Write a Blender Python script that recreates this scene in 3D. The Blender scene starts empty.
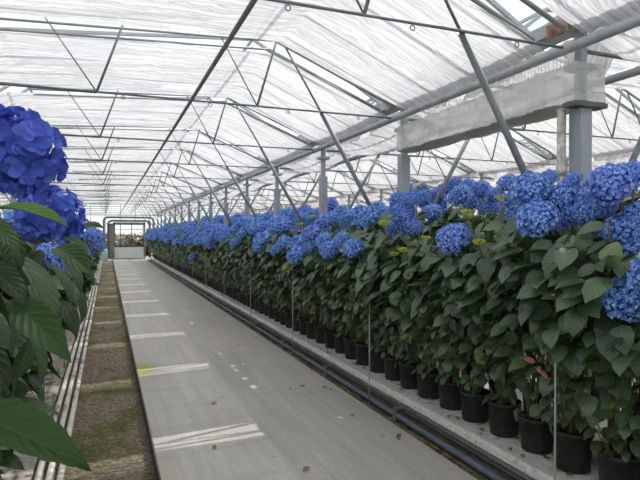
import bpy, math, random
from mathutils import Vector, Matrix, Euler
R = random.Random(7)
scene = bpy.context.scene
COL = scene.collection
PI = math.pi
H = 1.8                       # lens height
TH = math.radians(21.5)       # yaw to the right of the path
F = 540.0
PITCH = math.atan(6/F)

# ------------------------------------------------------------------ helpers
class MB:
    def __init__(s): s.v=[]; s.f=[]; s.uv=[]; s.m=[]; s.sm=[]
    def add(s, vs, fs, uvs=None, mi=0, smooth=False):
        b=len(s.v); s.v.extend([tuple(p) for p in vs])
        for f in fs:
            s.f.append([b+i for i in f]); s.m.append(mi); s.sm.append(smooth)
            s.uv.extend([uvs[i] for i in f] if uvs else [(0,0)]*len(f))
        return s
    def box(s,x0,x1,y0,y1,z0,z1,mi=0):
        vs=[(x,y,z) for z in (z0,z1) for y in (y0,y1) for x in (x0,x1)]
        return s.add(vs,[(0,2,3,1),(4,5,7,6),(0,1,5,4),(2,6,7,3),(0,4,6,2),(1,3,7,5)],mi=mi)
    def tube(s,pts,r,n=8,cap=True,mi=0,r2=None,closed=False):
        pts=[Vector(p) for p in pts]; N=len(pts); rings=[]
        up=None
        for i,p in enumerate(pts):
            t=(pts[min(i+1,N-1)]-pts[max(i-1,0)]).normalized()
            if up is None:
                up=Vector((0,0,1)) if abs(t.z)<.9 else Vector((1,0,0))
            a=t.cross(up).normalized(); b=a.cross(t).normalized(); up=b
            rr=r if r2 is None else r+(r2-r)*i/(N-1)
            rings.append([p+a*(math.cos(2*PI*k/n)*rr)+b*(math.sin(2*PI*k/n)*rr) for k in range(n)])
        vs=[q for g in rings for q in g]; fs=[]
        for i in range(N-1):
            for k in range(n):
                fs.append((i*n+k,i*n+(k+1)%n,(i+1)*n+(k+1)%n,(i+1)*n+k))
        if cap: fs.append(tuple(range(n))[::-1]); fs.append(tuple((N-1)*n+k for k in range(n)))
        return s.add(vs,fs,mi=mi,smooth=True)
    def bar(s,p,q,w,d=None,mi=0):      # rectangular bar from p to q
        p=Vector(p);q=Vector(q);d=d or w;t=(q-p).normalized()
        up=Vector((0,0,1)) if abs(t.z)<.95 else Vector((0,1,0))
        a=t.cross(up).normalized()*w/2; b=a.cross(t).normalized()*d/2
        vs=[o+sa*a+sb*b for o in (p,q) for sb in (-1,1) for sa in (-1,1)]
        return s.add(vs,[(0,2,3,1),(4,5,7,6),(0,1,5,4),(2,6,7,3),(0,4,6,2),(1,3,7,5)],mi=mi)
    def lathe(s,prof,n=20,mi=0,c=(0,0,0)):
        vs=[(c[0]+r*math.cos(2*PI*k/n),c[1]+r*math.sin(2*PI*k/n),c[2]+z) for r,z in prof for k in range(n)]
        fs=[(i*n+k,i*n+(k+1)%n,(i+1)*n+(k+1)%n,(i+1)*n+k) for i in range(len(prof)-1) for k in range(n)]
        return s.add(vs,fs,mi=mi,smooth=True)
    def mesh(s,name,mats):
        me=bpy.data.meshes.new(name)
        me.from_pydata(s.v,[],s.f)
        me.polygons.foreach_set('material_index',s.m)
        me.polygons.foreach_set('use_smooth',s.sm)
        u=me.uv_layers.new(name='UVMap'); u.data.foreach_set('uv',[c for q in s.uv for c in q])
        for m in (mats if isinstance(mats,(list,tuple)) else [mats]): me.materials.append(m)
        me.update(); return me
    def obj(s,name,mats,parent=None,loc=None):
        return link(name,s.mesh(name,mats),parent,loc)
def link(name,data,parent=None,loc=None):
    o=bpy.data.objects.new(name,data); COL.objects.link(o)
    if parent: o.parent=parent
    if loc is not None: o.location=loc
    return o
def tag(o,label=None,cat=None,group=None,kind=None):
    if label: o['label']=label
    if cat: o['category']=cat
    if group: o['group']=group
    if kind: o['kind']=kind
    return o
def thing(name,label,cat,loc=(0,0,0),group=None,rz=0):
    o=link(name,None); o.location=loc; o.rotation_euler=(0,0,rz); o.empty_display_size=.1
    return tag(o,label,cat,group)
def copy_thing(o,parent=None):
    c=o.copy(); COL.objects.link(c)
    if parent: c.parent=parent
    for ch in list(o.children): copy_thing(ch,c)
    return c
def struct(mb,name,mats): return tag(mb.obj(name,mats),kind='structure')
ORD=['first','second','third','fourth','fifth','sixth','seventh','eighth','ninth','tenth','eleventh','twelfth','thirteenth','fourteenth','fifteenth','sixteenth','seventeenth','eighteenth','nineteenth','twentieth']
# camera frame: a point seen at (u,v) at depth d in metres
CF=Euler((PI/2-PITCH,0,-TH)).to_matrix()
def at(u,v,d): return Vector((0,0,H))+CF@Vector(((u-320)/F*d,-(v-240)/F*d,-d))

# ------------------------------------------------------------------ materials
def newmat(name):
    m=bpy.data.materials.new(name); m.use_nodes=True; nt=m.node_tree; nt.nodes.clear()
    out=nt.nodes.new('ShaderNodeOutputMaterial'); return m,nt,out
def nd(nt,t,**kw):
    n=nt.nodes.new(t)
    for k,v in kw.items():
        if k in n.inputs: n.inputs[k].default_value=v
        else: setattr(n,k,v)
    return n
def ramp(nt,stops,inp):
    r=nt.nodes.new('ShaderNodeValToRGB'); e=r.color_ramp.elements
    while len(e)<len(stops): e.new(.5)
    for i,(p,c) in enumerate(stops):
        e[i].position=p; e[i].color=(c[0],c[1],c[2],1)
    nt.links.new(inp,r.inputs[0]); return r.outputs[0]
def noise(nt,scale,detail=3,vec=None,rough=.5,dist=0):
    n=nt.nodes.new('ShaderNodeTexNoise'); n.inputs['Scale'].default_value=scale
    n.inputs['Detail'].default_value=detail; n.inputs['Roughness'].default_value=rough
    n.inputs['Distortion'].default_value=dist
    if vec: nt.links.new(vec,n.inputs['Vector'])
    return n.outputs['Fac']
def mapping(nt,vec,scale=(1,1,1),loc=(0,0,0),rot=(0,0,0)):
    m=nt.nodes.new('ShaderNodeMapping'); m.inputs['Scale'].default_value=scale; m.inputs['Location'].default_value=loc
    m.inputs['Rotation'].default_value=rot
    nt.links.new(vec,m.inputs['Vector']); return m.outputs[0]
def mixc(nt,fac,a,b,mode='MIX'):
    m=nt.nodes.new('ShaderNodeMix'); m.data_type='RGBA'; m.blend_type=mode
    for s,x in ((m.inputs[0],fac),(m.inputs[6],a),(m.inputs[7],b)):
        if isinstance(x,(int,float)): s.default_value=x
        elif isinstance(x,tuple): s.default_value=(x[0],x[1],x[2],1)
        else: nt.links.new(x,s)
    return m.outputs[2]
def mth(nt,op,a,b=None,c=None):
    m=nt.nodes.new('ShaderNodeMath'); m.operation=op
    for s,x in zip(m.inputs,(a,b,c)):
        if x is None: continue
        if isinstance(x,(int,float)): s.default_value=x
        else: nt.links.new(x,s)
    return m.outputs[0]
def objco(nt): return nt.nodes.new('ShaderNodeTexCoord').outputs['Object']
def worldco(nt): return nt.nodes.new('ShaderNodeNewGeometry').outputs['Position']
def uvco(nt): return nt.nodes.new('ShaderNodeTexCoord').outputs['UV']
def pbsdf(nt,out,col,rough=.6,metal=0,spec=.5,bump=None,bs=.3,bd=.01):
    b=nt.nodes.new('ShaderNodeBsdfPrincipled')
    b.inputs['Roughness'].default_value=rough; b.inputs['Metallic'].default_value=metal
    b.inputs['Specular IOR Level'].default_value=spec
    if isinstance(col,tuple): b.inputs['Base Color'].default_value=(*col,1)
    else: nt.links.new(col,b.inputs['Base Color'])
    if bump is not None:
        bp=nt.nodes.new('ShaderNodeBump'); bp.inputs['Strength'].default_value=bs; bp.inputs['Distance'].default_value=bd
        nt.links.new(bump,bp.inputs['Height']); nt.links.new(bp.outputs[0],b.inputs['Normal'])
    if out: nt.links.new(b.outputs[0],out.inputs[0])
    return b
def simple(name,c1,c2,scale=8,rough=.6,metal=0,spec=.5,bs=.2,bd=.005):
    m,nt,out=newmat(name); co=worldco(nt)
    n=noise(nt,scale,4,co); c=ramp(nt,[(.3,c1),(.7,c2)],n)
    pbsdf(nt,out,c,rough,metal,spec,noise(nt,scale*6,2,co),bs,bd); return m

M={}
M['steel']=simple('galvanised_steel',(.36,.38,.40),(.48,.50,.52),6,.5,.35)
M['steel_dark']=simple('dull_steel',(.16,.175,.19),(.25,.27,.285),6,.55,.3)
M['alu']=simple('aluminium_bar',(.42,.45,.47),(.55,.57,.58),5,.5,.2)
M['post']=simple('painted_post',(.30,.345,.39),(.39,.43,.47),4,.5,.1)
M['drain']=simple('stained_white_pipe',(.30,.29,.26),(.72,.72,.68),22,.5)
M['rust']=simple('rusty_bracket',(.16,.045,.02),(.50,.38,.30),9,.8)
M['black_pipe']=simple('black_pipe',(.018,.02,.022),(.04,.042,.045),9,.45)
M['blue_pipe']=simple('blue_grey_pipe',(.07,.10,.13),(.12,.15,.19),9,.45)
M['brown_pipe']=simple('brown_grey_pipe',(.13,.11,.095),(.20,.175,.15),3,.5)
M['doorframe']=simple('grey_door_frame',(.20,.205,.19),(.28,.28,.26),3,.5)
M['door_white']=simple('white_door_panel',(.66,.69,.67),(.74,.76,.74),1.5,.5)
M['dark_bar']=simple('dark_bar',(.05,.05,.045),(.08,.08,.07),3,.6)
M['pot']=simple('black_plastic_pot',(.012,.011,.011),(.028,.025,.024),18,.5,0,.4)
M['soil']=simple('potting_soil',(.035,.022,.014),(.09,.055,.035),40,.95,0,.1,.8,.02)
M['stem']=simple('green_brown_stem',(.13,.15,.045),(.20,.15,.06),14,.6)
M['stakes']=simple('grey_rod',(.36,.38,.38),(.50,.52,.52),8,.4,.2)
M['concrete_wall']=simple('pale_concrete',(.42,.43,.42),(.55,.56,.54),3,.8)
M['curtain_cord']=simple('white_cord',(.6,.6,.58),(.75,.75,.72),10,.7)

# white pipes with brown dirt
m,nt,out=newmat('dirty_white_pipe'); co=worldco(nt)
c=ramp(nt,[(.35,(.34,.28,.20)),(.5,(.74,.72,.66)),(.75,(.84,.83,.79))],noise(nt,9,5,mapping(nt,co,(1,.35,1))))
pbsdf(nt,out,c,.55); M['white_pipe']=m
# concrete path
m,nt,out=newmat('concrete_path'); co=worldco(nt)
big=noise(nt,1.1,5,mapping(nt,co,(1.4,.45,1)),.6); fine=noise(nt,26,4,co,.7); streak=noise(nt,2.0,5,mapping(nt,co,(5,.25,1)),.6)
c=ramp(nt,[(.28,(.38,.36,.32)),(.5,(.49,.465,.425)),(.72,(.57,.545,.50))],big)
c=mixc(nt,.42,c,ramp(nt,[(.3,(.30,.27,.23)),(.7,(.60,.59,.56))],streak))
c=mixc(nt,.30,c,ramp(nt,[(.3,(.25,.24,.22)),(.7,(.52,.52,.50))],fine))
rust=ramp(nt,[(.58,(0,0,0)),(.74,(1,1,1))],noise(nt,.8,4,mapping(nt,co,(1.5,.5,1),(4,2,0))))
c=mixc(nt,mth(nt,'MULTIPLY',rust,.5),c,(.47,.37,.27))
spots=ramp(nt,[(.69,(0,0,0)),(.73,(1,1,1))],noise(nt,9,2,co))
c=mixc(nt,mth(nt,'MULTIPLY',spots,.5),c,(.20,.18,.15))
# a moss patch on the slab's left edge near Y 6.9
vd=nt.nodes.new('ShaderNodeVectorMath'); vd.operation='DISTANCE'
mp=mapping(nt,co,(1/.24,1/.50,0),(-.40/.24,-7.55/.50,0)); nt.links.new(mp,vd.inputs[0]); vd.inputs[1].default_value=(0,0,0)
patch=mth(nt,'SUBTRACT',mth(nt,'ADD',mth(nt,'MULTIPLY',noise(nt,14,3,co),1.1),.35),vd.outputs['Value'])
patch=mth(nt,'MULTIPLY',patch,2.2); patch.node.use_clamp=True
c=mixc(nt,mth(nt,'MULTIPLY',patch,.85),c,(.33,.38,.07))
pbsdf(nt,out,c,.62,0,.35,fine,.12,.004); M['path']=m
# bare dirt with moss
m,nt,out=newmat('dirt'); co=worldco(nt)
n1=noise(nt,30,6,co,.7); n2=noise(nt,2.2,4,mapping(nt,co,(1,.6,1)),.6); n3=noise(nt,90,3,co,.7)
c=ramp(nt,[(.28,(.09,.065,.04)),(.48,(.28,.225,.165)),(.68,(.58,.50,.40))],n1)
c=mixc(nt,mth(nt,'MULTIPLY',ramp(nt,[(.48,(0,0,0)),(.62,(1,1,1))],n2),.75),c,ramp(nt,[(.3,(.05,.075,.015)),(.7,(.20,.24,.05))],n1))
c=mixc(nt,mth(nt,'MULTIPLY',ramp(nt,[(.60,(0,0,0)),(.66,(1,1,1))],n3),.7),c,(.08,.05,.03))
pbsdf(nt,out,c,.95,0,.15,mth(nt,'ADD',n1,n3),.9,.03); M['dirt']=m
m,nt,out=newmat('dirty_pale_strip'); co=worldco(nt)
n1=noise(nt,12,6,co,.7)
c=ramp(nt,[(.36,(.12,.07,.04)),(.47,(.36,.33,.28)),(.7,(.55,.54,.50))],n1)
pbsdf(nt,out,c,.85,0,.3,n1,.4,.01); M['strip']=m
# white tray with leaf litter crumbs
m,nt,out=newmat('white_tray'); co=worldco(nt)
n1=noise(nt,16,5,co,.7)
c=ramp(nt,[(.30,(.16,.09,.045)),(.40,(.60,.59,.56)),(.7,(.76,.77,.76))],n1)
pbsdf(nt,out,c,.6,0,.3,n1,.2,.005); M['tray']=m
# leaves
def leafmat(name,dark,mid,lite,trans,gl=.36,sp=.55):
    m,nt,out=newmat(name)
    geo=nt.nodes.new('ShaderNodeNewGeometry'); rnd=geo.outputs['Random Per Island']
    uv=uvco(nt); sx=nt.nodes.new('ShaderNodeSeparateXYZ'); nt.links.new(uv,sx.inputs[0])
    ax=mth(nt,'ABSOLUTE',mth(nt,'SUBTRACT',sx.outputs[0],.5))          # 0 at midrib
    # side veins curving towards the tip
    ph=mth(nt,'MULTIPLY',mth(nt,'SUBTRACT',sx.outputs[1],mth(nt,'MULTIPLY',ax,.55)),2*PI*8)
    vein=mth(nt,'POWER',mth(nt,'ABSOLUTE',mth(nt,'COSINE',mth(nt,'MULTIPLY',ph,.5))),14)
    mid_=mth(nt,'LESS_THAN',ax,.022)
    vv=mth(nt,'MAXIMUM',mth(nt,'MULTIPLY',vein,.55),mid_)
    c=ramp(nt,[(0,dark),(.6,mid),(.93,mid),(1,lite)],rnd)
    c=mixc(nt,mth(nt,'MULTIPLY',vv,.30),c,tuple(min(1,x*1.9+.03) for x in mid))
    hgt=mth(nt,'SUBTRACT',mth(nt,'ABSOLUTE',mth(nt,'SINE',mth(nt,'MULTIPLY',ph,.5))),mth(nt,'MULTIPLY',mid_,.6))
    b=pbsdf(nt,None,c,gl,0,sp,hgt,.4,.003)
    tr=nt.nodes.new('ShaderNodeBsdfTranslucent')
    nt.links.new(mixc(nt,1,c,(1.5,1.9,.45),'MULTIPLY'),tr.inputs[0])
    mx=nt.nodes.new('ShaderNodeMixShader'); mx.inputs[0].default_value=trans
    nt.links.new(b.outputs[0],mx.inputs[1]); nt.links.new(tr.outputs[0],mx.inputs[2]); nt.links.new(mx.outputs[0],out.inputs[0])
    return m
M['leaf']=leafmat('hydrangea_leaf',(.028,.058,.030),(.088,.145,.078),(.21,.29,.07),.18,.33,.65)
M['leaf_near']=leafmat('hydrangea_leaf_shaded',(.008,.024,.006),(.022,.062,.010),(.14,.30,.02),.22,.40,.38)  # darker leaf copy: deep shade of the left plants put into the colour
M['leaf_dry']=leafmat('dry_brown_leaf',(.16,.055,.025),(.24,.085,.04),(.28,.11,.05),.2)
M['litter']=leafmat('fallen_leaf',(.10,.07,.03),(.22,.14,.06),(.14,.22,.04),.1)
# petals
def petal(name,cols,purple,trans=.25):
    m,nt,out=newmat(name)
    geo=nt.nodes.new('ShaderNodeNewGeometry'); rnd=geo.outputs['Random Per Island']
    oi=nt.nodes.new('ShaderNodeObjectInfo').outputs['Random']
    c=ramp(nt,cols,rnd)
    c=mixc(nt,mth(nt,'MULTIPLY',mth(nt,'POWER',oi,1.3),.85),c,mixc(nt,.5,c,purple))
    b=pbsdf(nt,None,c,.6,0,.25)
    tr=nt.nodes.new('ShaderNodeBsdfTranslucent'); nt.links.new(c,tr.inputs[0])
    mx=nt.nodes.new('ShaderNodeMixShader'); mx.inputs[0].default_value=trans
    nt.links.new(b.outputs[0],mx.inputs[1]); nt.links.new(tr.outputs[0],mx.inputs[2]); nt.links.new(mx.outputs[0],out.inputs[0])
    return m
M['blue']=petal('blue_petal',[(0,(.10,.25,.72)),(.4,(.18,.42,.89)),(.75,(.32,.60,.98)),(1,(.60,.76,1.0))],(.27,.27,.82))
M['blue_deep']=petal('deep_blue_petal',[(0,(.045,.08,.42)),(.5,(.08,.16,.64)),(1,(.19,.31,.88))],(.10,.12,.62))
M['pale']=petal('pale_green_petal',[(0,(.25,.40,.42)),(.5,(.32,.48,.36)),(1,(.30,.42,.70))],(.30,.40,.50))
M['lime']=petal('lime_bud',[(0,(.36,.48,.05)),(.6,(.55,.66,.10)),(1,(.72,.78,.25))],(.5,.6,.1))
M['core']=simple('flower_core',(.05,.10,.42),(.07,.14,.50),20,.9)

# shade cloth : pleated translucent sheet
m,nt,out=newmat('pleated_shade_cloth'); co=worldco(nt)
wob=noise(nt,1.6,4,mapping(nt,co,(.8,.5,.8)),.6)
sx=nt.nodes.new('ShaderNodeSeparateXYZ'); nt.links.new(co,sx.inputs[0])
cc=nt.nodes.new('ShaderNodeCombineXYZ')
nt.links.new(mth(nt,'MULTIPLY',sx.outputs[0],.7),cc.inputs[0])
nt.links.new(mth(nt,'ADD',mth(nt,'MULTIPLY',sx.outputs[1],30),mth(nt,'MULTIPLY',wob,9)),cc.inputs[1])
s1=noise(nt,1.0,4,cc.outputs[0],.6)
thin=ramp(nt,[(.44,(0,0,0)),(.475,(1,1,1)),(.51,(0,0,0))],s1)
big=noise(nt,.7,3,co)
c=ramp(nt,[(.30,(.46,.435,.475)),(.50,(.76,.735,.77)),(.7,(.89,.87,.885))],s1)
c=mixc(nt,mth(nt,'MULTIPLY',thin,.62),c,(.12,.105,.13))
c=mixc(nt,.25,c,ramp(nt,[(.35,(.66,.65,.68)),(.65,(.9,.9,.9))],big))
df=nt.nodes.new('ShaderNodeBsdfDiffuse'); tl=nt.nodes.new('ShaderNodeBsdfTranslucent'); tp=nt.nodes.new('ShaderNodeBsdfTransparent')
bp=nt.nodes.new('ShaderNodeBump'); bp.inputs['Strength'].default_value=.5; bp.inputs['Distance'].default_value=.02; nt.links.new(s1,bp.inputs['Height'])
nt.links.new(c,df.inputs[0]); nt.links.new(c,tl.inputs[0]); nt.links.new(bp.outputs[0],df.inputs[1]); nt.links.new(bp.outputs[0],tl.inputs[1])
m1=nt.nodes.new('ShaderNodeMixShader'); m1.inputs[0].default_value=.70
nt.links.new(df.outputs[0],m1.inputs[1]); nt.links.new(tl.outputs[0],m1.inputs[2])
m2=nt.nodes.new('ShaderNodeMixShader'); nt.links.new(mth(nt,'SUBTRACT',.16,mth(nt,'MULTIPLY',thin,.12)),m2.inputs[0])
nt.links.new(m1.outputs[0],m2.inputs[1]); nt.links.new(tp.outputs[0],m2.inputs[2]); nt.links.new(m2.outputs[0],out.inputs[0])
M['cloth']=m
# cloudy plastic wrap
m,nt,out=newmat('cloudy_plastic_wrap'); co=worldco(nt)
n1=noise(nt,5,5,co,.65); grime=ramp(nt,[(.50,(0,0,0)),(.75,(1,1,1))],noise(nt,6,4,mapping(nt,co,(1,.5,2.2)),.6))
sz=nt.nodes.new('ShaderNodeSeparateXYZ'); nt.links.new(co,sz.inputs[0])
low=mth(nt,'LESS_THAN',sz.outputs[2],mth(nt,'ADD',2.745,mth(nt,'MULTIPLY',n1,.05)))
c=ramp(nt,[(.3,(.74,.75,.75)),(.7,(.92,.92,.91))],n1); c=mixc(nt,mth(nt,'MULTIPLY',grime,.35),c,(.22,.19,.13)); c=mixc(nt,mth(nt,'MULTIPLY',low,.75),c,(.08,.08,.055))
b=pbsdf(nt,None,c,.3,0,.5,n1,.6,.03); tp=nt.nodes.new('ShaderNodeBsdfTranslucent'); nt.links.new(c,tp.inputs[0])
mx=nt.nodes.new('ShaderNodeMixShader'); mx.inputs[0].default_value=.5; nt.links.new(b.outputs[0],mx.inputs[1]); nt.links.new(tp.outputs[0],mx.inputs[2])
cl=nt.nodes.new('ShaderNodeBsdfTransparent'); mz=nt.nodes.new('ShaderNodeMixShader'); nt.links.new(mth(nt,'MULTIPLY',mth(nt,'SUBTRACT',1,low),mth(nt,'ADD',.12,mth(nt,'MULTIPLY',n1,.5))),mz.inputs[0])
nt.links.new(mx.outputs[0],mz.inputs[1]); nt.links.new(cl.outputs[0],mz.inputs[2]); nt.links.new(mz.outputs[0],out.inputs[0])
M['wrap']=m
# glass
m,nt,out=newmat('thin_glass'); tp=nt.nodes.new('ShaderNodeBsdfTransparent'); tp.inputs[0].default_value=(.95,.97,.96,1)
gl=nt.nodes.new('ShaderNodeBsdfGlossy'); gl.inputs['Roughness'].default_value=.05
mx=nt.nodes.new('ShaderNodeMixShader'); mx.inputs[0].default_value=.06; nt.links.new(tp.outputs[0],mx.inputs[1]); nt.links.new(gl.outputs[0],mx.inputs[2]); nt.links.new(mx.outputs[0],out.inputs[0]); M['glass']=m
M['ground']=simple('outside_ground',(.22,.24,.16),(.34,.33,.26),.6,.9)

# ------------------------------------------------------------------ setting
XC=3.30; S=2.59; Y0=3.056; W=5.2; YE=41.3          # roof posts, bay length, first post, span width, end wall
PX0,PX1=.36,2.52                                   # the path
struct(MB().box(-60,60,-30,120,-.5,-.14),'ground',M['ground'])
fl=MB()
nx,ny=26,220
for (x0,x1,z,mt,nm) in ((-.56,PX0-.012,-.115,'dirt','floor_left'),(PX1+.012,3.6,-.055,'dirt','floor_right')):
    f=MB(); vs=[];fs=[];ax=18
    for j in range(ny+1):
        for i in range(ax+1):
            vs.append((x0+(x1-x0)*i/ax,-1+(YE+1)*((j/ny)**1.6),z+R.uniform(-.010,.010)))
    for j in range(ny):
        for i in range(ax): fs.append((j*(ax+1)+i,j*(ax+1)+i+1,(j+1)*(ax+1)+i+1,(j+1)*(ax+1)+i))
    f.add(vs,fs,smooth=True); struct(f,nm,M[mt])
struct(MB().box(-.90,-.56,-1,YE,-.135,-.10),'floor_strip',M['strip'])
struct(MB().box(-7.1,-.90,-1,YE,-.138,-.11),'floor_left_bed',M['dirt'])
struct(MB().box(3.6,29.3,-1,YE,-.10,-.06),'floor_right_bed',M['dirt'])
p=MB().box(PX0,PX1,-1.0,60,-.14,0); struct(p,'floor',M['path'])
struct(MB().box(PX0-.012,PX0,-1.0,YE-.1,-.13,.006),'trim_1',M['black_pipe'])

# end wall : glazed gable with the door in it
DX0,DX1,DH=.48,2.46,2.5
w=MB()
for a,b in ((-7.1,DX0-.55),(DX1+.75,29.3)): w.box(a,b,YE-.04,YE+.04,-.1,.55)
struct(w,'wall_end',M['concrete_wall'])
w=MB()
x=-7.1
while x<29.3:
    if not (DX0-.12<x<DX1+.1): w.box(x-.018,x+.018,YE-.03,YE+.03,.55,4.6)
    else: w.box(x-.018,x+.018,YE-.03,YE+.03,2.78,4.6)
    x+=1.0
for z in (1.6,3.15):
    if z<2.5:
        w.box(-7.1,DX0-.15,YE-.03,YE+.03,z-.02,z+.02); w.box(DX1+.15,29.3,YE-.03,YE+.03,z-.02,z+.02)
    else: w.box(-7.1,29.3,YE-.04,YE+.04,z-.03,z+.03)
w.box(-7.1,29.3,YE-.04,YE+.04,4.55,4.65)
struct(w,'window_1',M['alu'])
g=MB(); g.box(-7.1,DX0-.12,YE-.004,YE+.004,.55,4.6); g.box(DX1+.12,29.3,YE-.004,YE+.004,.55,4.6); g.box(DX0-.12,DX1+.12,YE-.004,YE+.004,DH+.15,4.6)
struct(g,'window_2',M['glass'])
# side walls
for nm,x in (('wall_left',-7.1),('wall_right',29.3)):
    struct(MB().box(x-.05,x+.05,-1,YE,-.14,.5),nm,M['concrete_wall'])
for k,x in ((3,-7.1),(4,29.3)):
    w=MB(); y=-1.0
    while y<YE+.1: w.box(x-.03,x+.03,y-.02,y+.02,.5,3.2); y+=1.295
    for z in (.52,1.7,3.15): w.box(x-.03,x+.03,-1,YE,z-.02,z+.02)
    struct(w,'window_%d'%k,M['alu'])
# door
d=MB()
for x in (DX0-.10,DX1+.02): d.box(x,x+.10,YE-.10,YE+.06,0,DH+.12)
d.box(DX0-.10,DX1+.12,YE-.10,YE+.06,DH,DH+.14)
d.box(DX0-.42,DX0-.10,YE-.08,YE-.02,0,DH+.05); dr=struct(d,'door_1',M['doorframe'])
MB().box(DX0,DX1,YE-.05,YE,.04,.86).obj('door_panel',M['door_white'],dr)
d=MB()
d.box(DX0,DX1,YE-.06,YE+.01,.86,.96); d.box(DX0,DX1,YE-.06,YE+.01,0,.04); d.box(DX0,DX1,YE-.06,YE+.01,DH-.04,DH)
for x in (DX0+.02,DX0+.40,DX0+1.15,DX1-.02): d.box(x-.022,x+.022,YE-.055,YE+.005,.9,DH)
for z in (1.66,2.14): d.box(DX0,DX1,YE-.055,YE+.005,z-.018,z+.018)
d.obj('glazing_bars',M['dark_bar'],dr)
MB().box(DX0,DX1,YE-.026,YE-.020,.96,DH-.04).obj('door_glass',M['glass'],dr)
MB().bar((DX1-.12,YE-.09,1.0),(DX1-.12,YE-.09,1.25),.03).obj('door_handle',M['steel'],dr)
# heating pipes looping round the door
def arch(x0,x1,z,zl,zr,y,r,lab):
    pts=[(x0,y,zl),(x0,y,z-.22),(x0+.06,y,z-.07),(x0+.22,y,z),(x1-.22,y,z),(x1-.06,y,z-.07),(x1,y,z-.22),(x1,y,zr)]
    t=thing('heating_pipe',lab,'pipe',(x0,y,zl))
    o=MB().tube([Vector(q)-Vector((x0,y,zl)) for q in pts],r,10).obj('pipe_run',M['brown_pipe'],t)
    for q in (pts[1],pts[6]): MB().lathe([(r*1.0,-.02),(r*1.6,-.02),(r*1.6,.02),(r*1.0,.02)],12,c=Vector(q)-Vector((x0,y,zl))).obj('flange',M['steel_dark'],t)
arch(-.22,3.12,2.98,.95,.10,YE-.55,.075,'outer brown heating pipe looping over the far glazed door')
arch(.06,2.86,2.74,.05,.10,YE-.35,.075,'inner brown heating pipe looping closely over the far glazed door')
t=thing('water_tank','pale blue tank standing left of the far door','tank',(-.22,YE-.55,-.11))
MB().lathe([(.0,0),(.26,0),(.27,.05),(.27,.78),(.24,.85),(0,.88)],20).obj('tank_body',simple('pale_blue_tank',(.35,.5,.62),(.45,.58,.68),3,.5),t)
MB().lathe([(.09,.86),(.10,.86),(.10,.93),(0,.94)],14).obj('tank_cap',M['black_pipe'],t)
# beyond the door : a crop in the next house
def blob_crop(x0,x1,y0,y1,z1,n,name,label,mt,sz):
    f=MB()
    for _ in range(n):
        c=Vector((R.uniform(x0,x1),R.uniform(y0,y1),R.uniform(0,z1)))
        a=R.uniform(0,2*PI); L=sz*R.uniform(.6,1.3); b=R.uniform(-.6,.6)
        u=Vector((math.cos(a),math.sin(a),b))*L; v=Vector((-math.sin(a),math.cos(a),R.uniform(-.5,.5)))*L*.3
        f.add([c,c+u*.5+v,c+u,c+u*.5-v],[(0,1,2,3)],[(.5,0),(0,.5),(.5,1),(1,.5)])
    tag(f.obj(name,mt),label,'plants',kind='stuff')
blob_crop(-3,6,50,53,1.75,2600,'crop_plants','brownish green crop seen through the far door glass',M['litter'],.5)

# ------------------------------------------------------------------ roof
def prof(xl,k=1):      # underside of the cloth across a span, xl from the left post
    P=[(.06,3.26),(.40,3.135),(.62,3.125),(1.00,3.78),(2.0,3.83),(3.637,3.87),(5.14,3.26)] if k else [(.06,3.26),(.45,3.73),(.7,3.76),(1.00,3.78),(2.0,3.83),(3.637,3.87),(5.14,3.26)]
    for (a,za),(b,zb) in zip(P,P[1:]):
        if xl<=b: return za+(zb-za)*(xl-a)/(b-a)
    return P[-1][1]
def cloth_mesh(seed,kk=1):
    r=random.Random(seed); f=MB(); y0,y1=.31,S-.05
    xs=[.06,.14,.22,.31,.40,.5,.62,.74,.87,1.0]+[1.0+.24*i for i in range(1,11)]+[3.5,3.637,3.75]+[3.75+.139*i for i in range(1,11)]
    n=66; vs=[];fs=[]
    ph=[r.uniform(0,6.3) for _ in range(6)]
    for j in range(n+1):
        t=j/n
        for x in xs:
            y=y0+(y1-y0)*t
            yy=y+ .02*math.sin(2.1*x+ph[0])*math.sin(PI*t)+(.025*math.sin(3*x+ph[1])+.012*math.sin(7.3*x+ph[2]) if j in (0,n) else 0)
            fold=.010*math.sin(y*38+1.3*math.sin(x*1.4+ph[3])+ph[4])+.006*math.sin(y*83+ph[5]+x)
            sag=-.05*math.sin(PI*t)*(1 if x>.7 or not kk else 2.2)
            vs.append((x,yy,prof(x,kk)+fold+sag))
    m_=len(xs)
    for j in range(n):
        for i in range(m_-1): fs.append((j*m_+i,j*m_+i+1,(j+1)*m_+i+1,(j+1)*m_+i))
    f.add(vs,fs,smooth=True); return f.mesh('shade_cloth',M['cloth'])
cloths=[cloth_mesh(i) for i in range(4)]; cloths0=[cloth_mesh(i+9,0) for i in range(4)]
NB=16; SPANS=[(-1,'far left span'),(0,'span above the path'),(1,'first span right of the roof posts'),(2,'second span right of the roof posts'),(3,'third span right of the roof posts'),(4,'outermost right span')]
for si,sn in SPANS:
    xo=XC-W+si*W
    for k in range(-2,NB-1):
        y=Y0+k*S
        if y+S>YE+.4: continue
        o=link('shade_cloth',(cloths if si>0 else cloths0)[(k*3+si)%4]); o.location=(xo,y,0)
        if k<0: lab='white shade cloth before the first roof truss, '+sn
        else: lab='pleated white shade cloth beyond the %s roof truss, %s'%(ORD[k],sn)
        tag(o,lab if k!=-2 else 'nearest white shade cloth overhead, '+sn,'shade cloth','pleated shade cloths under the glass roof')
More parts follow.
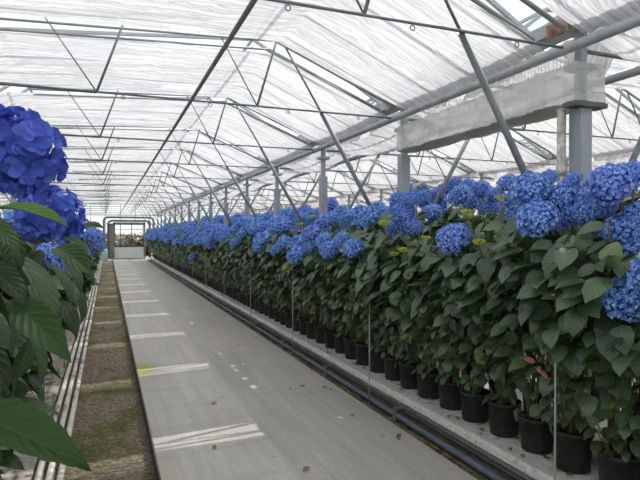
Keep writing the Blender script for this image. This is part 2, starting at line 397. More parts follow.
# trusses
def truss(left=1):
    t=thing('roof_truss','x','roof truss')
    zc=3.17
    b=MB(); b.tube([(0.06,0,zc),(1.81,0,zc)],.017,8); b.obj('bottom_chord',M['steel_dark'],t)
    b=MB(); b.tube([(1.81,0,zc),(5.10,0,zc)],.011,8); b.obj('bottom_chord',M['steel_dark'],t)
    vb=(1.81,3.39)
    for i,(x0,x1) in enumerate(((1.81,1.35),(1.81,2.06),(3.40,3.00),(3.40,3.63))):
        b=MB(); q=(x1,.03 if i!=0 else 0,prof(x1)+.05); b.tube([(x0,0,zc),q],.013 if i in (1,3) else .007,6); b.obj('strut',M['steel_dark'],t)
    for sgn in ((1,-1) if left else (1,)):       # braces rising from the posts
        X=5.2 if sgn>0 else 0; a=(X-sgn*.03,.0,1.50); m_=(X-sgn*1.05,.03,3.17); top=(X-sgn*1.50,.03,prof(X-sgn*1.50)+.05)
        b=MB(); b.tube([(X-sgn*.06,.03,1.50),m_],.025,8); br=b.obj('brace',M['steel_dark'],t)
        b=MB(); b.tube([m_,top],.011,6); b.obj('brace_rod',M['steel_dark'],br)
    for yy in (.02,.31):     # sloping tubes at the cloth edges
        b=MB(); b.tube([(3.62,yy,3.90),(5.04,yy,3.33)],.019,8); b.tube([(.95,yy,3.76),(3.62,yy,3.90)],.012,6)
        b.obj('cloth_rail',M['steel'],t)
    b=MB()
    zz=[(1.0+.30*i,.16,3.92+(.0 if i%2 else .20)) for i in range(9)]
    b.tube(zz,.004,5); b.tube([(.95,.16,4.12),(3.5,.16,4.13)],.007,5)
    b.obj('lattice_beam',M['alu'],t)
    for x in (2.05,2.9,3.75,4.6):
        c=Vector((x,0,zc-.032)); MB().tube([c+Vector((.017*math.cos(a*PI/5),0,.017*math.sin(a*PI/5))) for a in range(11)],.004,5,cap=False).obj('cord_ring',M['steel_dark'],t)
    return t
tpl={1:truss(1),0:truss(0)}; fst={1:True,0:True}
for si,sn in SPANS:
    for k in range(0,NB-1):
        y=Y0+k*S
        if y>YE-.3: continue
        if si==0 and False: continue
        key_=1 if si>0 else 0; o=tpl[key_] if fst[key_] else copy_thing(tpl[key_]); fst[key_]=False
        o.location=(XC-W+si*W,y,0)
        tag(o,'slim grey steel truss, %s from the camera, %s'%(ORD[k],sn),'roof truss','steel trusses under the shade cloth')
# glass roof above
for si,sn in SPANS:
    xo=XC-W+si*W
    f=MB(); pts=[(0,3.42),(.8,4.02),(3.65,4.28),(5.2,3.42)]
    for (a,za),(b,zb) in zip(pts,pts[1:]): f.add([(xo+a,-2.2,za),(xo+b,-2.2,zb),(xo+b,YE,zb),(xo+a,YE,za)],[(0,1,2,3)])
    struct(f,'ceiling_glass',M['glass'])
    f=MB(); y=Y0-2*S
    while y<YE:
        for dy in (.50,1.15,1.80,2.45):
            for (a,za),(b,zb) in zip(pts,pts[1:]): f.bar((xo+a,y+dy,za+.02),(xo+b,y+dy,zb+.02),.03,.035)
        y+=S
    for a,z in ((.8,4.02),(3.65,4.28)): f.bar((xo+a,-2.2,z+.03),(xo+a,YE,z+.03),.028)
    struct(f,'ceiling_glazing_bars',M['alu'])
# gutters
for gi in range(-1,5):
    xg=XC+gi*W
    f=MB(); f.box(xg-.09,xg+.09,-2.2,YE,3.34,3.36); f.box(xg-.10,xg-.08,-2.2,YE,3.34,3.44); f.box(xg+.08,xg+.10,-2.2,YE,3.34,3.44)
    o=f.obj('roof_gutter',M['steel']); nm={-1:'behind the left hydrangea row',0:'above the row of posts right of the path'}.get(gi,'%s to the right of the post row'%ORD[gi-1 if gi>0 else 0])
    tag(o,'long grey roof gutter '+nm,'gutter','valley gutters of the glass roof')
# posts
def post():
    t=thing('roof_post','x','post'); h=3.34
    f=MB()
    w_=.055
    f.box(-w_,w_,-w_,w_,-.13,2.74); f.box(-.03,.03,-.03,.03,2.74,h); f.obj('post_shaft',M['post'],t)
    MB().box(-.09,.09,-.07,.07,3.02,3.06).obj('bracket_plate',M['steel'],t)
    MB().box(-.14,.10,.0,.20,3.385,3.40).box(-.14,-.125,.0,.20,3.30,3.385).obj('gutter_bracket',M['rust'],t)
    return t
pp=post(); first=True
for gi in range(-1,5):
    for k in range(0,NB-1):
        y=Y0+k*S
        if y>YE-.3: continue
        o=pp if first else copy_thing(pp); first=False
        o.location=(XC+gi*W,y,0)
        where={-1:'behind the left hydrangeas',0:'in the row right of the path'}.get(gi,'in the %s row beyond it'%ORD[max(gi-1,0)])
        tag(o,'square grey steel roof post, %s from the camera, %s'%(ORD[k],where),'post','grey steel roof posts')
# pipes along the roof
def longpipe(name,label,x,z,r,m_,y0=-2,y1=YE-.1,n=10,grp=None,cat='pipe'):
    o=MB().tube([(0,y0,0),(0,(y0+y1)/2,0),(0,y1,0)],r,n).obj(name,m_,loc=(x,0,z)); tag(o,label,cat,grp); return o
longpipe('gutter_pipe','thick grey steel pipe along the right gutter, left of the posts',3.16,3.165,.038,M['steel'])
longpipe('gutter_pipe','lower grey steel pipe running behind the posts on the right',3.89,3.085,.036,M['steel'])
longpipe('irrigation_pipe','straight dark pipe hung lengthwise overhead above the path',.78,3.125,.017,M['steel_dark'])
# plastic wrapped duct under the gutter in the first bay
t=thing('wrapped_gutter_box','long box wrapped in cloudy grimy plastic under the right gutter between the first two posts','duct',(3.29,Y0-.10,2.76))
f=MB(); n=60; x0,x1=-.15,.145; y1=2.60; vs=[];fs=[]
r=random.Random(3)
for j in range(n+1):
    y=y1*j/n; s=.008*math.sin(j*.55)+r.uniform(-.012,.012); b=-.03*math.sin(PI*min(1,j/n*1.0))*0+.008*math.sin(j*.35)
    ring=[(x0+s,y,.0+b),(x0-.006+s,y,.10),(x0+.004+s*1.4,y,.2),(x0+s,y,.285+.006*math.sin(j*.9)),(x1+s,y,.29),(x1+s,y,.15),(x1-s,y,.0+b),(0,y,-.018+b)]
    vs+=ring
m_=8
for j in range(n):
    for i in range(m_): fs.append((j*m_+i,j*m_+(i+1)%m_,(j+1)*m_+(i+1)%m_,(j+1)*m_+i))
fs.append(tuple(range(m_))[::-1]); fs.append(tuple(n*m_+i for i in range(m_)))
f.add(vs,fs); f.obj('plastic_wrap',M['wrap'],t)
f=MB()
for j in range(70):
    y=.03+j*.0365; f.tube([(-.148,y,.27),(-.150+r.uniform(-.01,.01),y+r.uniform(-.008,.008),.345+r.uniform(-.005,.02))],.0028,4)
f.obj('lacing_cord',M['curtain_cord'],t)
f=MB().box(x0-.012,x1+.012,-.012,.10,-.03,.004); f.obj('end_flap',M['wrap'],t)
t=thing('drain_pipe','stained white drain pipe beside the nearest roof post, below the wrapped box','pipe',(3.185,3.125,-.06))
MB().tube([(0,0,0),(0,0,1.4),(0,0,2.80)],.032,14).obj('pipe_run',M['drain'],t)
MB().lathe([(.032,0),(.040,0),(.040,.07),(.032,.07)],14,c=(0,0,2.3)).obj('pipe_collar',M['drain'],t)

# ------------------------------------------------------------------ floor services, right
def tray(x0,x1,z,label,y0=.7,y1=39.5):
    f=MB(); f.box(x0,x1,y0,y1,z-.045,z-.012); f.box(x0,x0+.03,y0,y1,z-.012,z); f.box(x1-.03,x1,y0,y1,z-.012,z); f.box(x0-.012,x0,y0,y1,z-.07,z-.03)
    f.box(x0+.05,x0+.09,y0,y1,-.05 if x0>0 else -.11,z-.045); f.box(x1-.09,x1-.05,y0,y1,-.05 if x0>0 else -.11,z-.045)
    return tag(f.obj('growing_tray',M['tray']),label,'tray')
tray(2.80,3.23,.15,'long white growing tray carrying the front row of pots beside the path')
tray(3.38,4.72,.15,'wide white growing tray behind the roof posts')
tray(-1.34,-.90,.02,'white growing tray under the left hydrangea row',.2)
longpipe('trench_pipe','blue grey pipe lying in the trench nearest the path edge',2.665,.0,.030,M['blue_pipe'],1.2,39.5)
longpipe('trench_pipe','black pipe lying against the white tray in the trench',2.745,.04,.024,M['black_pipe'],1.2,39.5)
longpipe('trench_pipe','lower black hose on the trench soil between the two pipes',2.712,-.035,.016,M['black_pipe'],1.2,39.5)
for i,x in enumerate((-.505,-.425,-.345)):
    longpipe('white_pipe','%s of three dirty white pipes on the dirt, counted from the left plants'%ORD[i],x,-.078,.026,M['white_pipe'],-.8,39.5,12,'three white pipes beside the dirt strip')
# brackets and rods
f=MB(); f.box(2.63,2.80,-.02,.02,.066,.082); f.box(2.63,2.645,-.02,.02,-.05,.066); bm_=f.mesh('tray_bracket',M['steel_dark'])
y=2.85;k=0
while y<39:
    o=link('tray_bracket',bm_); o.location=(0,y,0)
    tag(o,'dark steel bracket over the trench pipes, %s from the near end'%ORD[min(k,19)],'bracket','steel brackets over the trench'); y+=1.83;k+=1
    if k>=20: break
f=MB().tube([(0,0,-.06),(0,0,1.45)],.0065,6); rm=f.mesh('support_rod',M['stakes'])
for k in range(14):
    y=2.62+k*2.6
    if y>39: break
    t=thing('support_rod','thin grey rod standing in front of the right pots, %s from the near end'%ORD[k],'rod',(2.63,y,0),'thin rods along the right tray')
    link('rod',rm,t)
    link('rod_foot',MB().box(-.02,.02,-.02,.02,-.055,-.045).mesh('rod_foot',M['steel_dark']),t)
f=MB().tube([(0,0,-.10),(0,0,1.2)],.008,6); rm=f.mesh('support_rod',M['steel_dark'])
fb=MB().box(-.10,.14,-.012,.012,.44,.475).mesh('rod_bracket',M['steel_dark'])
for k in range(12):
    y=5.8+k*2.62
    t=thing('support_rod','dark rod with cross bracket in the left row, %s from the camera'%ORD[k],'rod',(-.575,y,0),'rods with brackets along the left row')
    link('rod',rm,t); link('rod_bracket',fb,t)

# ------------------------------------------------------------------ plants
def leaf_pts(rows,cols,L,Wd,fold=.18,droop=.5,ripple=0,serr=0):
    """returns verts (x along, y across, z up), faces, uvs"""
    vs=[];uv=[];fs=[]
    x=z=0; 
    for i in range(rows+1):
        t=i/rows
        if i>0:
            a=-droop*(t-.5/rows)+.15; x+=L/rows*math.cos(a); z+=L/rows*math.sin(a)
        w=math.sin(PI*min(1,t**.78))**.75*(1 if t<.75 else 1-.45*(t-.75)/.25)*Wd/2
        if t>=1: w=.0015
        if t<=0: w=.004
        for j in range(cols+1):
            s=2*j/cols-1
            ww=w*(1+(serr*(1 if (i%2) else -1) if abs(s)==1 else 0))
            zz=z+fold*abs(s)*ww-.25*fold*s*s*ww+ripple*math.sin(2*PI*8*(t-.55*abs(s)*.5))*(1-abs(s)*.3)*(1 if 0<t<1 else 0)*(0 if s==0 else 1)
            vs.append((x,s*ww,zz)); uv.append((.5+s*.5,t))
    c=cols+1
    for i in range(rows):
        for j in range(cols): fs.append((i*c+j,i*c+j+1,(i+1)*c+j+1,(i+1)*c+j))
    return vs,fs,uv
LEAF={0:[leaf_pts(7,4,1,w_,.22,dr,0,.03) for dr,w_ in ((.3,.62),(.7,.74),(1.1,.70))],1:[leaf_pts(4,2,1,.70,.22,dr) for dr in (.4,.9)],2:[leaf_pts(2,2,1,.70,.25,.7)]}
def put_leaf(f,base,direction,normal,L,lod,r,mi=0,tmpl=None,wid=1):
    X=Vector(direction).normalized(); Z=Vector(normal); Z=(Z-X*Z.dot(X)).normalized(); Y=Z.cross(X)
    vs,fs,uv=tmpl or r.choice(LEAF[lod]); B=Vector(base)
    f.add([B+X*(x*L)+Y*(y*L*wid)+Z*(z*L) for x,y,z in vs],fs,uv,mi=mi,smooth=True)
def front(z,ov):   # how far the foliage swells towards the path at height z above the pot base
    P=[(.22,.10),(.45,.24),(.75,.42),(1.1,.55),(1.45,.60),(1.7,.52),(1.95,.30)]
    if z<=P[0][0]: return P[0][1]
    for (a,u),(b,v) in zip(P,P[1:]):
        if z<=b: return (u+(v-u)*(z-a)/(b-a))*ov
    return .25*ov
def make_variant(seed,lod,ov=1,leafm='leaf',hgt=1.0,heads=None,zmin=.22,avoid=()):
    """canes, foliage, head places in local coordinates, swelling towards -x"""
    r=random.Random(seed); ncane=7 if lod<2 else 5
    canes=[];tips=[]
    for i in range(ncane):
        tx=-front(1.6,ov)*r.uniform(.15,.95) if i%3 else r.uniform(-.05,.22)
        ty=r.uniform(-.22,.22); tz=r.uniform(1.45,1.85)*hgt
        b=Vector((r.uniform(-.05,.05),r.uniform(-.05,.05),.20)); tip=Vector((tx,ty,tz))
        pts=[b+(tip-b)*q+Vector((-(tx)*.35*math.sin(PI*q)*.3,0,0))+Vector((-.0,0,.08*math.sin(PI*q))) for q in [j/6 for j in range(7)]]
        canes.append(MB().tube(pts,.008,6 if lod==0 else 4,r2=.005).mesh('stem',M['stem'])); tips.append((pts[-1],(pts[-1]-pts[-2]).normalized(),pts))
    for i in range(4 if lod==0 else 2):     # short basal shoots
        a=r.uniform(PI*.5,PI*1.5); q=Vector((.25*math.cos(a)*ov,.22*math.sin(a),r.uniform(.45,.7)))
        canes.append(MB().tube([(.04*math.cos(a),.04*math.sin(a),.2),q*.6+Vector((0,0,.1)),q],.006,5,r2=.004).mesh('stem',M['stem']))
    f=MB()
    AD=Vector((-.55,-.83,.08)).normalized()
    def rnd_leaf(p,outw,sz,up=.5):
        d=Vector((outw.x+r.gauss(0,.35),outw.y+r.gauss(0,.55),r.uniform(-1.15,-.05)))
        n=Vector((outw.x*.9+r.gauss(0,.25),outw.y*.9+r.gauss(0,.3),up+r.uniform(0,.7)))
        L=sz*r.uniform(.75,1.2); c=p+d.normalized()*L*.5
        for hc,hr in avoid:
            w_=c-hc; al=w_.dot(AD)
            if -.12<al<.6 and (w_-AD*al).length<hr+.035: return
        put_leaf(f,p,d,n,L,lod,r)
    # leaves in pairs along the canes
    for (tp_,dr_,pts) in tips:
        nn={0:9,1:8,2:6}[lod]
        for j in range(nn):
            q=.30+.68*j/(nn-1); idx=min(5,int(q*6)); c=pts[idx].lerp(pts[idx+1],q*6-idx)
            if c.z<zmin: continue
            a0=(j%2)*PI/2+r.uniform(-.3,.3)+.6
            for s in (0,PI):
                a=a0+s; o_=Vector((math.cos(a),math.sin(a),0)); 
                if r.random()<.12: continue
                rnd_leaf(c+o_*.03,o_,.165*(1-.25*abs(q-.6))*(.6+.4*min(1,c.z/1.2)),.9)
    # shell of leaves facing the path
    nshell={0:100,1:72,2:34}[lod]; big={0:.165,1:.170,2:.21}[lod]
    for j in range(nshell):
        z=zmin+(1.72*hgt-zmin)*((j+.5)/nshell)**.72+r.uniform(-.05,.05); y=r.uniform(-.26,.26)
        x=-front(z/hgt,ov)*r.uniform(.72,1.06)+.10*(abs(y)/.26)**2
        sz=big*(.52+.56*min(1,z/1.3))
        rnd_leaf(Vector((x+.04,y,z+.03)),Vector((-1,y*1.5,0)).normalized(),sz)
    # canopy top
    for j in range({0:44,1:34,2:14}[lod]):
        x=r.uniform(-front(1.6,ov),.25); y=r.uniform(-.25,.25); z=(1.55+.18*r.random()-.25*max(0,-x-.3))*hgt
        a=r.uniform(0,2*PI); o_=Vector((math.cos(a),math.sin(a),0)); rnd_leaf(Vector((x,y,z)),o_,big,1.4)
    fol=f.mesh('foliage',M[leafm])
    return dict(canes=canes,fol=fol,tips=tips)
pot_me=MB().lathe([(.0,0),(.112,0),(.115,.01),(.130,.235),(.138,.238),(.140,.268),(.130,.270),(.126,.22),(0,.22)],24).mesh('pot',M['pot'])
pot_lo=MB().lathe([(.0,0),(.112,0),(.130,.235),(.140,.268),(.126,.255),(0,.22)],12).mesh('pot',M['pot'])
soil_me=MB().lathe([(.125,0),(.07,.012),(0,.018)],16).mesh('soil',M['soil'])
# flower heads, radius 1 m scaled
def head_mesh(name,N,psz,mats,seed,lod=0,core=.80,flat=.86,low=-.62):
    r=random.Random(seed); f=MB(); nn=int(N/(1-low)*2); k=0
    for i in range(nn):
        z=1-2*(i+.5)/nn
        if z<low: continue
        a=i*2.399963; q=math.sqrt(max(0,1-z*z)); n=Vector((q*math.cos(a),q*math.sin(a),z))
        n=(n+Vector((r.gauss(0,.06),r.gauss(0,.06),r.gauss(0,.06)))).normalized()
        rad=1+r.uniform(-.09,.05)+.05*math.sin(5*a)*q; c=Vector((n.x*rad,n.y*rad,n.z*rad*flat))
        tl_=.42 if lod==0 else .3; tn=(n+Vector((r.gauss(0,tl_),r.gauss(0,tl_),r.gauss(0,tl_)))).normalized()
        u=tn.cross(Vector((r.gauss(0,1),r.gauss(0,1),r.gauss(0,1)))).normalized(); v=tn.cross(u)
        sc=psz*r.uniform(.8,1.2); cup=r.uniform(.05,.45)+(.1 if lod==0 else 0)
        for t in range(4):
            th=t*PI/2+r.uniform(-.12,.12); X=u*math.cos(th)+v*math.sin(th); Y=tn.cross(X); tw=r.uniform(-.25,.25)
            def P(x,y,z_): return c+X*(x*sc)+Y*(y*sc)+tn*((z_+tw*y)*sc)
            if lod>=2: 
                f.add([P(.0,0,0),P(.6,-.5,cup*.5),P(1,0,cup),P(.6,.5,cup*.5)],[(0,1,2,3)],[(.5,0),(0,.6),(.5,1),(1,.6)])
            elif lod==1:
                f.add([P(.0,0,0),P(.42,-.46,cup*.6),P(.88,-.30,cup*.8),P(1,0,cup),P(.88,.30,cup*.8),P(.42,.46,cup*.6),P(.55,0,cup*.15)],
                      [(0,1,6,5),(1,2,3,6),(6,3,4,5)],[(.5,0),(0,.5),(.2,.9),(.5,1),(.8,.9),(1,.5),(.5,.5)],smooth=True)
            else:
                vs=[];uv=[]
                for ix,(xx,ww) in enumerate(((0,.07),(.22,.40),(.48,.56),(.76,.50),(.95,.24),(1.03,.03))):
                    for iy in (-1,-.5,0,.5,1):
                        vs.append(P(xx,ww*iy,cup*xx*xx+.30*abs(iy)*ww-.12*xx+(.03*math.sin(9*xx+3*iy)))); uv.append((.5+iy/2,xx))
                fs=[(a_*5+b_,a_*5+b_+1,(a_+1)*5+b_+1,(a_+1)*5+b_) for a_ in range(5) for b_ in range(4)]
                f.add(vs,fs,uv,smooth=True)
    # core
    vs=[];fs=[];A,B=12,7
    for i in range(B+1):
        ph=PI*i/B
        for j in range(A): vs.append((core*math.sin(ph)*math.cos(2*PI*j/A),core*math.sin(ph)*math.sin(2*PI*j/A),core*flat*math.cos(ph)))
    for i in range(B):
        for j in range(A): fs.append((i*A+j,(i+1)*A+j,(i+1)*A+(j+1)%A,i*A+(j+1)%A))
    f.add(vs,fs,mi=1,smooth=True)
    return f.mesh(name,mats)
HB={0:[head_mesh('flower_head',260,.125,[M['blue'],M['core']],i,1) for i in (1,2,3)],
    1:[head_mesh('flower_head',170,.155,[M['blue'],M['core']],i,2) for i in (4,5)],
    2:[head_mesh('flower_head',60,.26,[M['blue'],M['core']],i,2) for i in (6,7)]}
HERO=[head_mesh('flower_head',105,.215,[M['blue_deep'],M['core']],11,0,.74,.95,-.8),head_mesh('flower_head',110,.18,[M['blue_deep'],M['core']],12,0,.78,.95,-.8)]
PALE=[head_mesh('flower_head',110,.19,[M['pale'],M['core']],21,2),]
def bud_mesh(seed):
    r=random.Random(seed); f=MB()
    for i in range(46):
        a=i*2.4; q=math.sqrt((i+.5)/46); c=Vector((q*math.cos(a),q*math.sin(a),.25*(1-q*q)+r.uniform(-.05,.08))); s=.13*r.uniform(.7,1.2)
        vs=[c+Vector((s,0,0)),c+Vector((0,s,0)),c+Vector((-s,0,0)),c+Vector((0,-s,0)),c+Vector((0,0,s)),c-Vector((0,0,s))]
        f.add(vs,[(0,1,4),(1,2,4),(2,3,4),(3,0,4),(1,0,5),(2,1,5),(3,2,5),(0,3,5)],[(.5,1)]*6,smooth=True)
    for i in range(9):
        a=i*.7; f.tube([(0,0,-.75),(.55*math.cos(a),.55*math.sin(a),0)],.03,4)
    return f.mesh('flower_bud',M['lime'])
BUD=[bud_mesh(1),bud_mesh(2)]
VAR={(0,'r'):[make_variant(100+i,0) for i in range(5)],(1,'r'):[make_variant(200+i,1) for i in range(5)],(2,'r'):[make_variant(300+i,2) for i in range(4)],
     (0,'b'):[make_variant(400+i,1,.55,'leaf',1.10,None,.7) for i in range(3)],(2,'b'):[make_variant(500+i,2,.55,'leaf',1.12,None,.9) for i in range(2)],
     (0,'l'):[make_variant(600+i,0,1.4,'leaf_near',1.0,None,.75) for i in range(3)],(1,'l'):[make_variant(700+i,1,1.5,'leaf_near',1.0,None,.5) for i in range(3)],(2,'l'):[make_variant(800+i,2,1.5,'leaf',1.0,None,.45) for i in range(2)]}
plants=[]
def plant(*a): plants.append(dict(a=a,x=a[0],y=a[1],z=a[2],kind=a[3],lod=a[4],rz=a[5],sc=a[10]))
def build_plant(rec,x,y,z,kind,lod,rz,label,group,heads=True,nheads=None,sc=1.0):
    key=(lod,kind)
    if key not in VAR: key=(0,kind)
    v=R.choice(VAR[key])
    if y<(9 if kind=='b' else 15) and kind!='l' or (kind=='l' and y<4):
        inv=mat(rec).inverted(); av=[(inv@p_,r_) for p_,r_ in ALLH if (p_-Vector((x,y,1.4))).length<1.6]
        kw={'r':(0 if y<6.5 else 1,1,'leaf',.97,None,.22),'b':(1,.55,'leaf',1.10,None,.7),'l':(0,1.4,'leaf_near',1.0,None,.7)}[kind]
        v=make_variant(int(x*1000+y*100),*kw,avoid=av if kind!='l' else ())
    t=thing('potted_hydrangea',label,'potted plant',(x,y,z),group,rz)
    t.scale=(1,1,sc)
    link('pot',pot_me if lod<2 else pot_lo,t); 
    if lod<2: link('soil',soil_me,t,(0,0,.225))
    for c in v['canes']: link('stem',c,t)
    link('foliage',v['fol'],t)
    rec['o']=t
    if heads:
        tips=list(v['tips']); R.shuffle(tips)
        for (p,d,_) in tips[:nheads or 4]:
            me=R.choice(HB[2 if lod==2 else 1]); 
            if R.random()<.09: me=PALE[0]
            rr=R.uniform(.11,.155); ax=(d+Vector((-.5 if kind!='b' else 0,0,.2))).normalized()
            h=link('flower_head',me,t,p+ax*rr*.7); h.rotation_euler=ax.to_track_quat('Z','Y').to_euler(); h.scale=(rr,rr,rr/sc)
            if me is PALE[0]: h['label']='pale green flower head'
        if kind=='r':
            for _ in range(1 if R.random()<.75 else 0):
                zz=R.uniform(1.38,1.72); rr=R.uniform(.11,.15); p=Vector((-front(zz,1)*1.02-.05,R.uniform(-.2,.2),zz))
                h=link('flower_head',R.choice(HB[2 if lod==2 else 1]),t,p); h.rotation_euler=Vector((-.6,R.uniform(-.2,.2),.8)).to_track_quat('Z','Y').to_euler(); h.scale=(rr,rr,rr/sc)
        if R.random()<.45:
            p=R.choice(v['tips'])[0]; h=link('flower_bud',R.choice(BUD),t,p+Vector((R.uniform(-.2,.05),R.uniform(-.15,.15),R.uniform(.02,.12)))); h.scale=(.05,.05,.05); h['label']='lime green opening bud'
def row(xc,y0,y1,pitch,kind,side,rot,zb,headf,jx=.01):
    y=y0; cnt={}
    i=0
    while y<y1:
        # keep clear of the roof posts
        k=math.floor((y-Y0)/S); cnt[k]=cnt.get(k,0)+1
        lod=0 if y<6.2 else (1 if y<14 else 2)
        if k<0: lab='potted blue hydrangea, %s, %s plant before the first roof post'%(side,ORD[cnt[k]-1]) if k==-1 else 'potted blue hydrangea, %s, %s plant at the near end'%(side,ORD[cnt[k]-1])
        elif k<10: lab='potted blue hydrangea, %s, %s plant past the %s roof post'%(side,ORD[cnt[k]-1],ORD[k])
        else: lab='distant potted blue hydrangea, %s, beyond the eleventh roof post'%side
        grp='distant potted hydrangeas, '+side if k>=10 else 'potted hydrangeas, '+side
        h,nh=headf(y)
        plant(xc+R.uniform(-jx,jx),y,zb,kind,lod,rot+R.uniform(-.12,.12),lab,grp,h,nh,R.uniform(.95,1.04))
        y+=pitch(y)*R.uniform(.96,1.04)
row(3.075,1.05,38.6,lambda y:.37 if y<16 else .40,'r','front right row',0,.138,lambda y:(y>9.0 or y<2.1,5 if y<20 else 4))
row(3.66,1.1,36,lambda y:.46,'b','second right row',0,.138,lambda y:(y>8.6 or y<2.1,5 if y<20 else 4))
row(4.28,1.2,26,lambda y:.52,'b','third right row',0,.138,lambda y:(y>8.6 or y<2.1,3))
row(-1.12,1.15,38,lambda y:.45 if y<9 else .8,'l','row left of path',PI,.008,lambda y:(y>6.3,3 if y<14 else 2),.005)

# flower heads placed one by one on the nearer plants
def nearest(p,kinds,maxx=None):
    best=None;bd=1e9
    for q in plants:
        if q['kind'] not in kinds: continue
        dx=(p.x+.35-q['x']) if q['kind']=='r' else ((p.x-q['x']) if q['kind']=='b' else p.x-.6-q['x'])
        dd=dx*dx*1.2+(p.y-q['y'])**2
        if dd<bd: bd=dd;best=q
    return best
def mat(q): return Matrix.Translation((q['x'],q['y'],q['z']))@Matrix.Rotation(q['rz'],4,'Z')@Matrix.Diagonal((1,1,q['sc'],1))
def to_local(q,p): return mat(q).inverted()@p
ALLH=[];PEND=[]
def add_head(p,rad,me,kinds,name='flower_head',ax=None,label=None): ALLH.append((p,rad)); PEND.append((p,rad,me,kinds,name,ax,label))
def build_head(p,rad,me,kinds,name='flower_head',ax=None,label=None):
    q=nearest(p,kinds); lp=to_local(q,p)
    sgn=-1
    a=ax or Vector((-.55,R.uniform(-.3,.3),.85)).normalized()
    h=link(name,me,q['o'],lp); h.rotation_euler=a.to_track_quat('Z','Y').to_euler(); h.scale=(rad,rad,rad/q['sc'])
    if label: h['label']=label
    # its cane
    b=Vector((R.uniform(-.05,.05),R.uniform(-.05,.05),.2)); e=lp-a*rad*.6
    mid=b.lerp(e,.55)+Vector((-.03,0,.10))
    link('stem',MB().tube([b,b.lerp(mid,.5)+Vector((0,0,.03)),mid,mid.lerp(e,.6)+Vector((0,0,.02)),e],.0075,6,r2=.005).mesh('stem',M['stem']),q['o'])
HEADS=[(454,239,17),(460,196,12),(436,197,10),(481,190,10.5),(507,184,10),(432,214,11),(447,217,10),(407,216,11),(488,210,9.5),
(529,190,19),(550,203,17),(537,219,20),(517,213,12),(565,197,17),(575,214,13),(610,186,23),(634,174,14),(625,231,20),(638,254,20),(630,298,25),(590,196,12),
(297,255,10.5),(330,250,10.5),(354,248,11),(369,217,12),(331,219,9),(311,234,10),(324,241,9),(342,240,9),(384,236,9.5),(403,214,10),(424,199,10),(354,229,9),(348,217,8.5),(299,243,9),(284,243,8),(277,250,7),(258,247,6),(242,249,5.5),(211,244,5.5),(301,219,8),(286,227,8.5),(267,236,7),(249,224,6.5),(226,232,6),(276,221,6.5),(262,226,6),(236,236,5.5),(314,222,7.5),(386,215,9),(395,226,8.5),(320,229,8),(549,178,9),(468,186,8),(444,190,8),(414,199,8),
(193,257,4.5),(219,246,5),(203,236,5),(215,229,5),(290,236,7),(310,246,7.5),(600,176,10),(497,226,8),(573,180,9),(588,212,15),(603,206,14),(440,205,9),(470,204,9),(495,196,9),(512,200,9),(446,229,9),(415,228,9),(398,205,8),(378,208,8),(360,212,8),(340,212,7.5),(560,225,10),(600,232,9),(500,210,9),(640,215,16),(620,172,10),(404,210,11),(410,226,10),(391,216,9),(323,222,9),(330,232,8.5),(318,236,8),(276,228,8),(283,234,7),(247,230,6.5),(455,184,7.5),(430,224,8),(396,240,8),(405,190,8.5),(398,200,9),(409,200,9),(330,205,8),(322,214,7.5),(318,214,7),(344,226,8)]
for i,(u,v,rp) in enumerate(HEADS):
    Rw=R.uniform(.128,.142); d=Rw*F/rp
    for _ in range(40):
        p=at(u,v,d)
        if p.x<2.46: d*=1.02
        elif p.x>(3.0 if u>500 or (394<u<416 and v>195) else (2.56 if v>237 and u>270 else 4.3)): d*=.98
        else: break
    Rw=rp*d/F
    me=R.choice(HB[0] if p.y<7 else HB[1])
    add_head(p,Rw,me,('r',) if p.x<3.15 else ('b',))
for (u,v,rp) in ((422,191,8),(479,203,9),(370,236,8),(517,237,7),(430,208,6.5)):
    d=.12*F/rp; p=at(u,v,d); add_head(p,.12,PALE[0],('r',) if p.x<3.15 else ('b',),label='pale green flower head')
for (u,v,rp) in ((466,212,6.5),(479,242,7),(501,198,6.5),(498,231,5),(426,238,5),(403,250,6),(384,223,7),(374,247,4.5),(427,238,4.5),(394,254,5),(257,239,4),(312,217,4),(470,216,5),(300,224,4),(246,241,3)):
    rw=.048; d=rw*F/rp
    p=at(u,v,d)
    while p.x<2.5: d*=1.03; p=at(u,v,d)
    while p.x>3.2: d*=.97; p=at(u,v,d)
    add_head(p,rp*d/F,R.choice(BUD),('r',),'flower_bud',Vector((-.2,-.3,.9)).normalized(),'lime green opening bud')
# left row
for (u,v,rp,rw,me) in ((9,155,47,.125,HERO[0]),(50,217,31,.125,HERO[1]),(52,258,17,.085,HB[0][0]),(94,237,10,.12,HB[0][0]),(90,250,7,.11,HB[0][1]),(98,246,7,.11,HB[0][2]),(28,238,14,.10,HERO[1])):
    p=at(u,v,rw*F/rp); add_head(p,rw,me,('l',),ax=Vector((-.25,.1,.9)).normalized())
for q in plants: build_plant(q,*q['a'])
for a in PEND: build_head(*a)
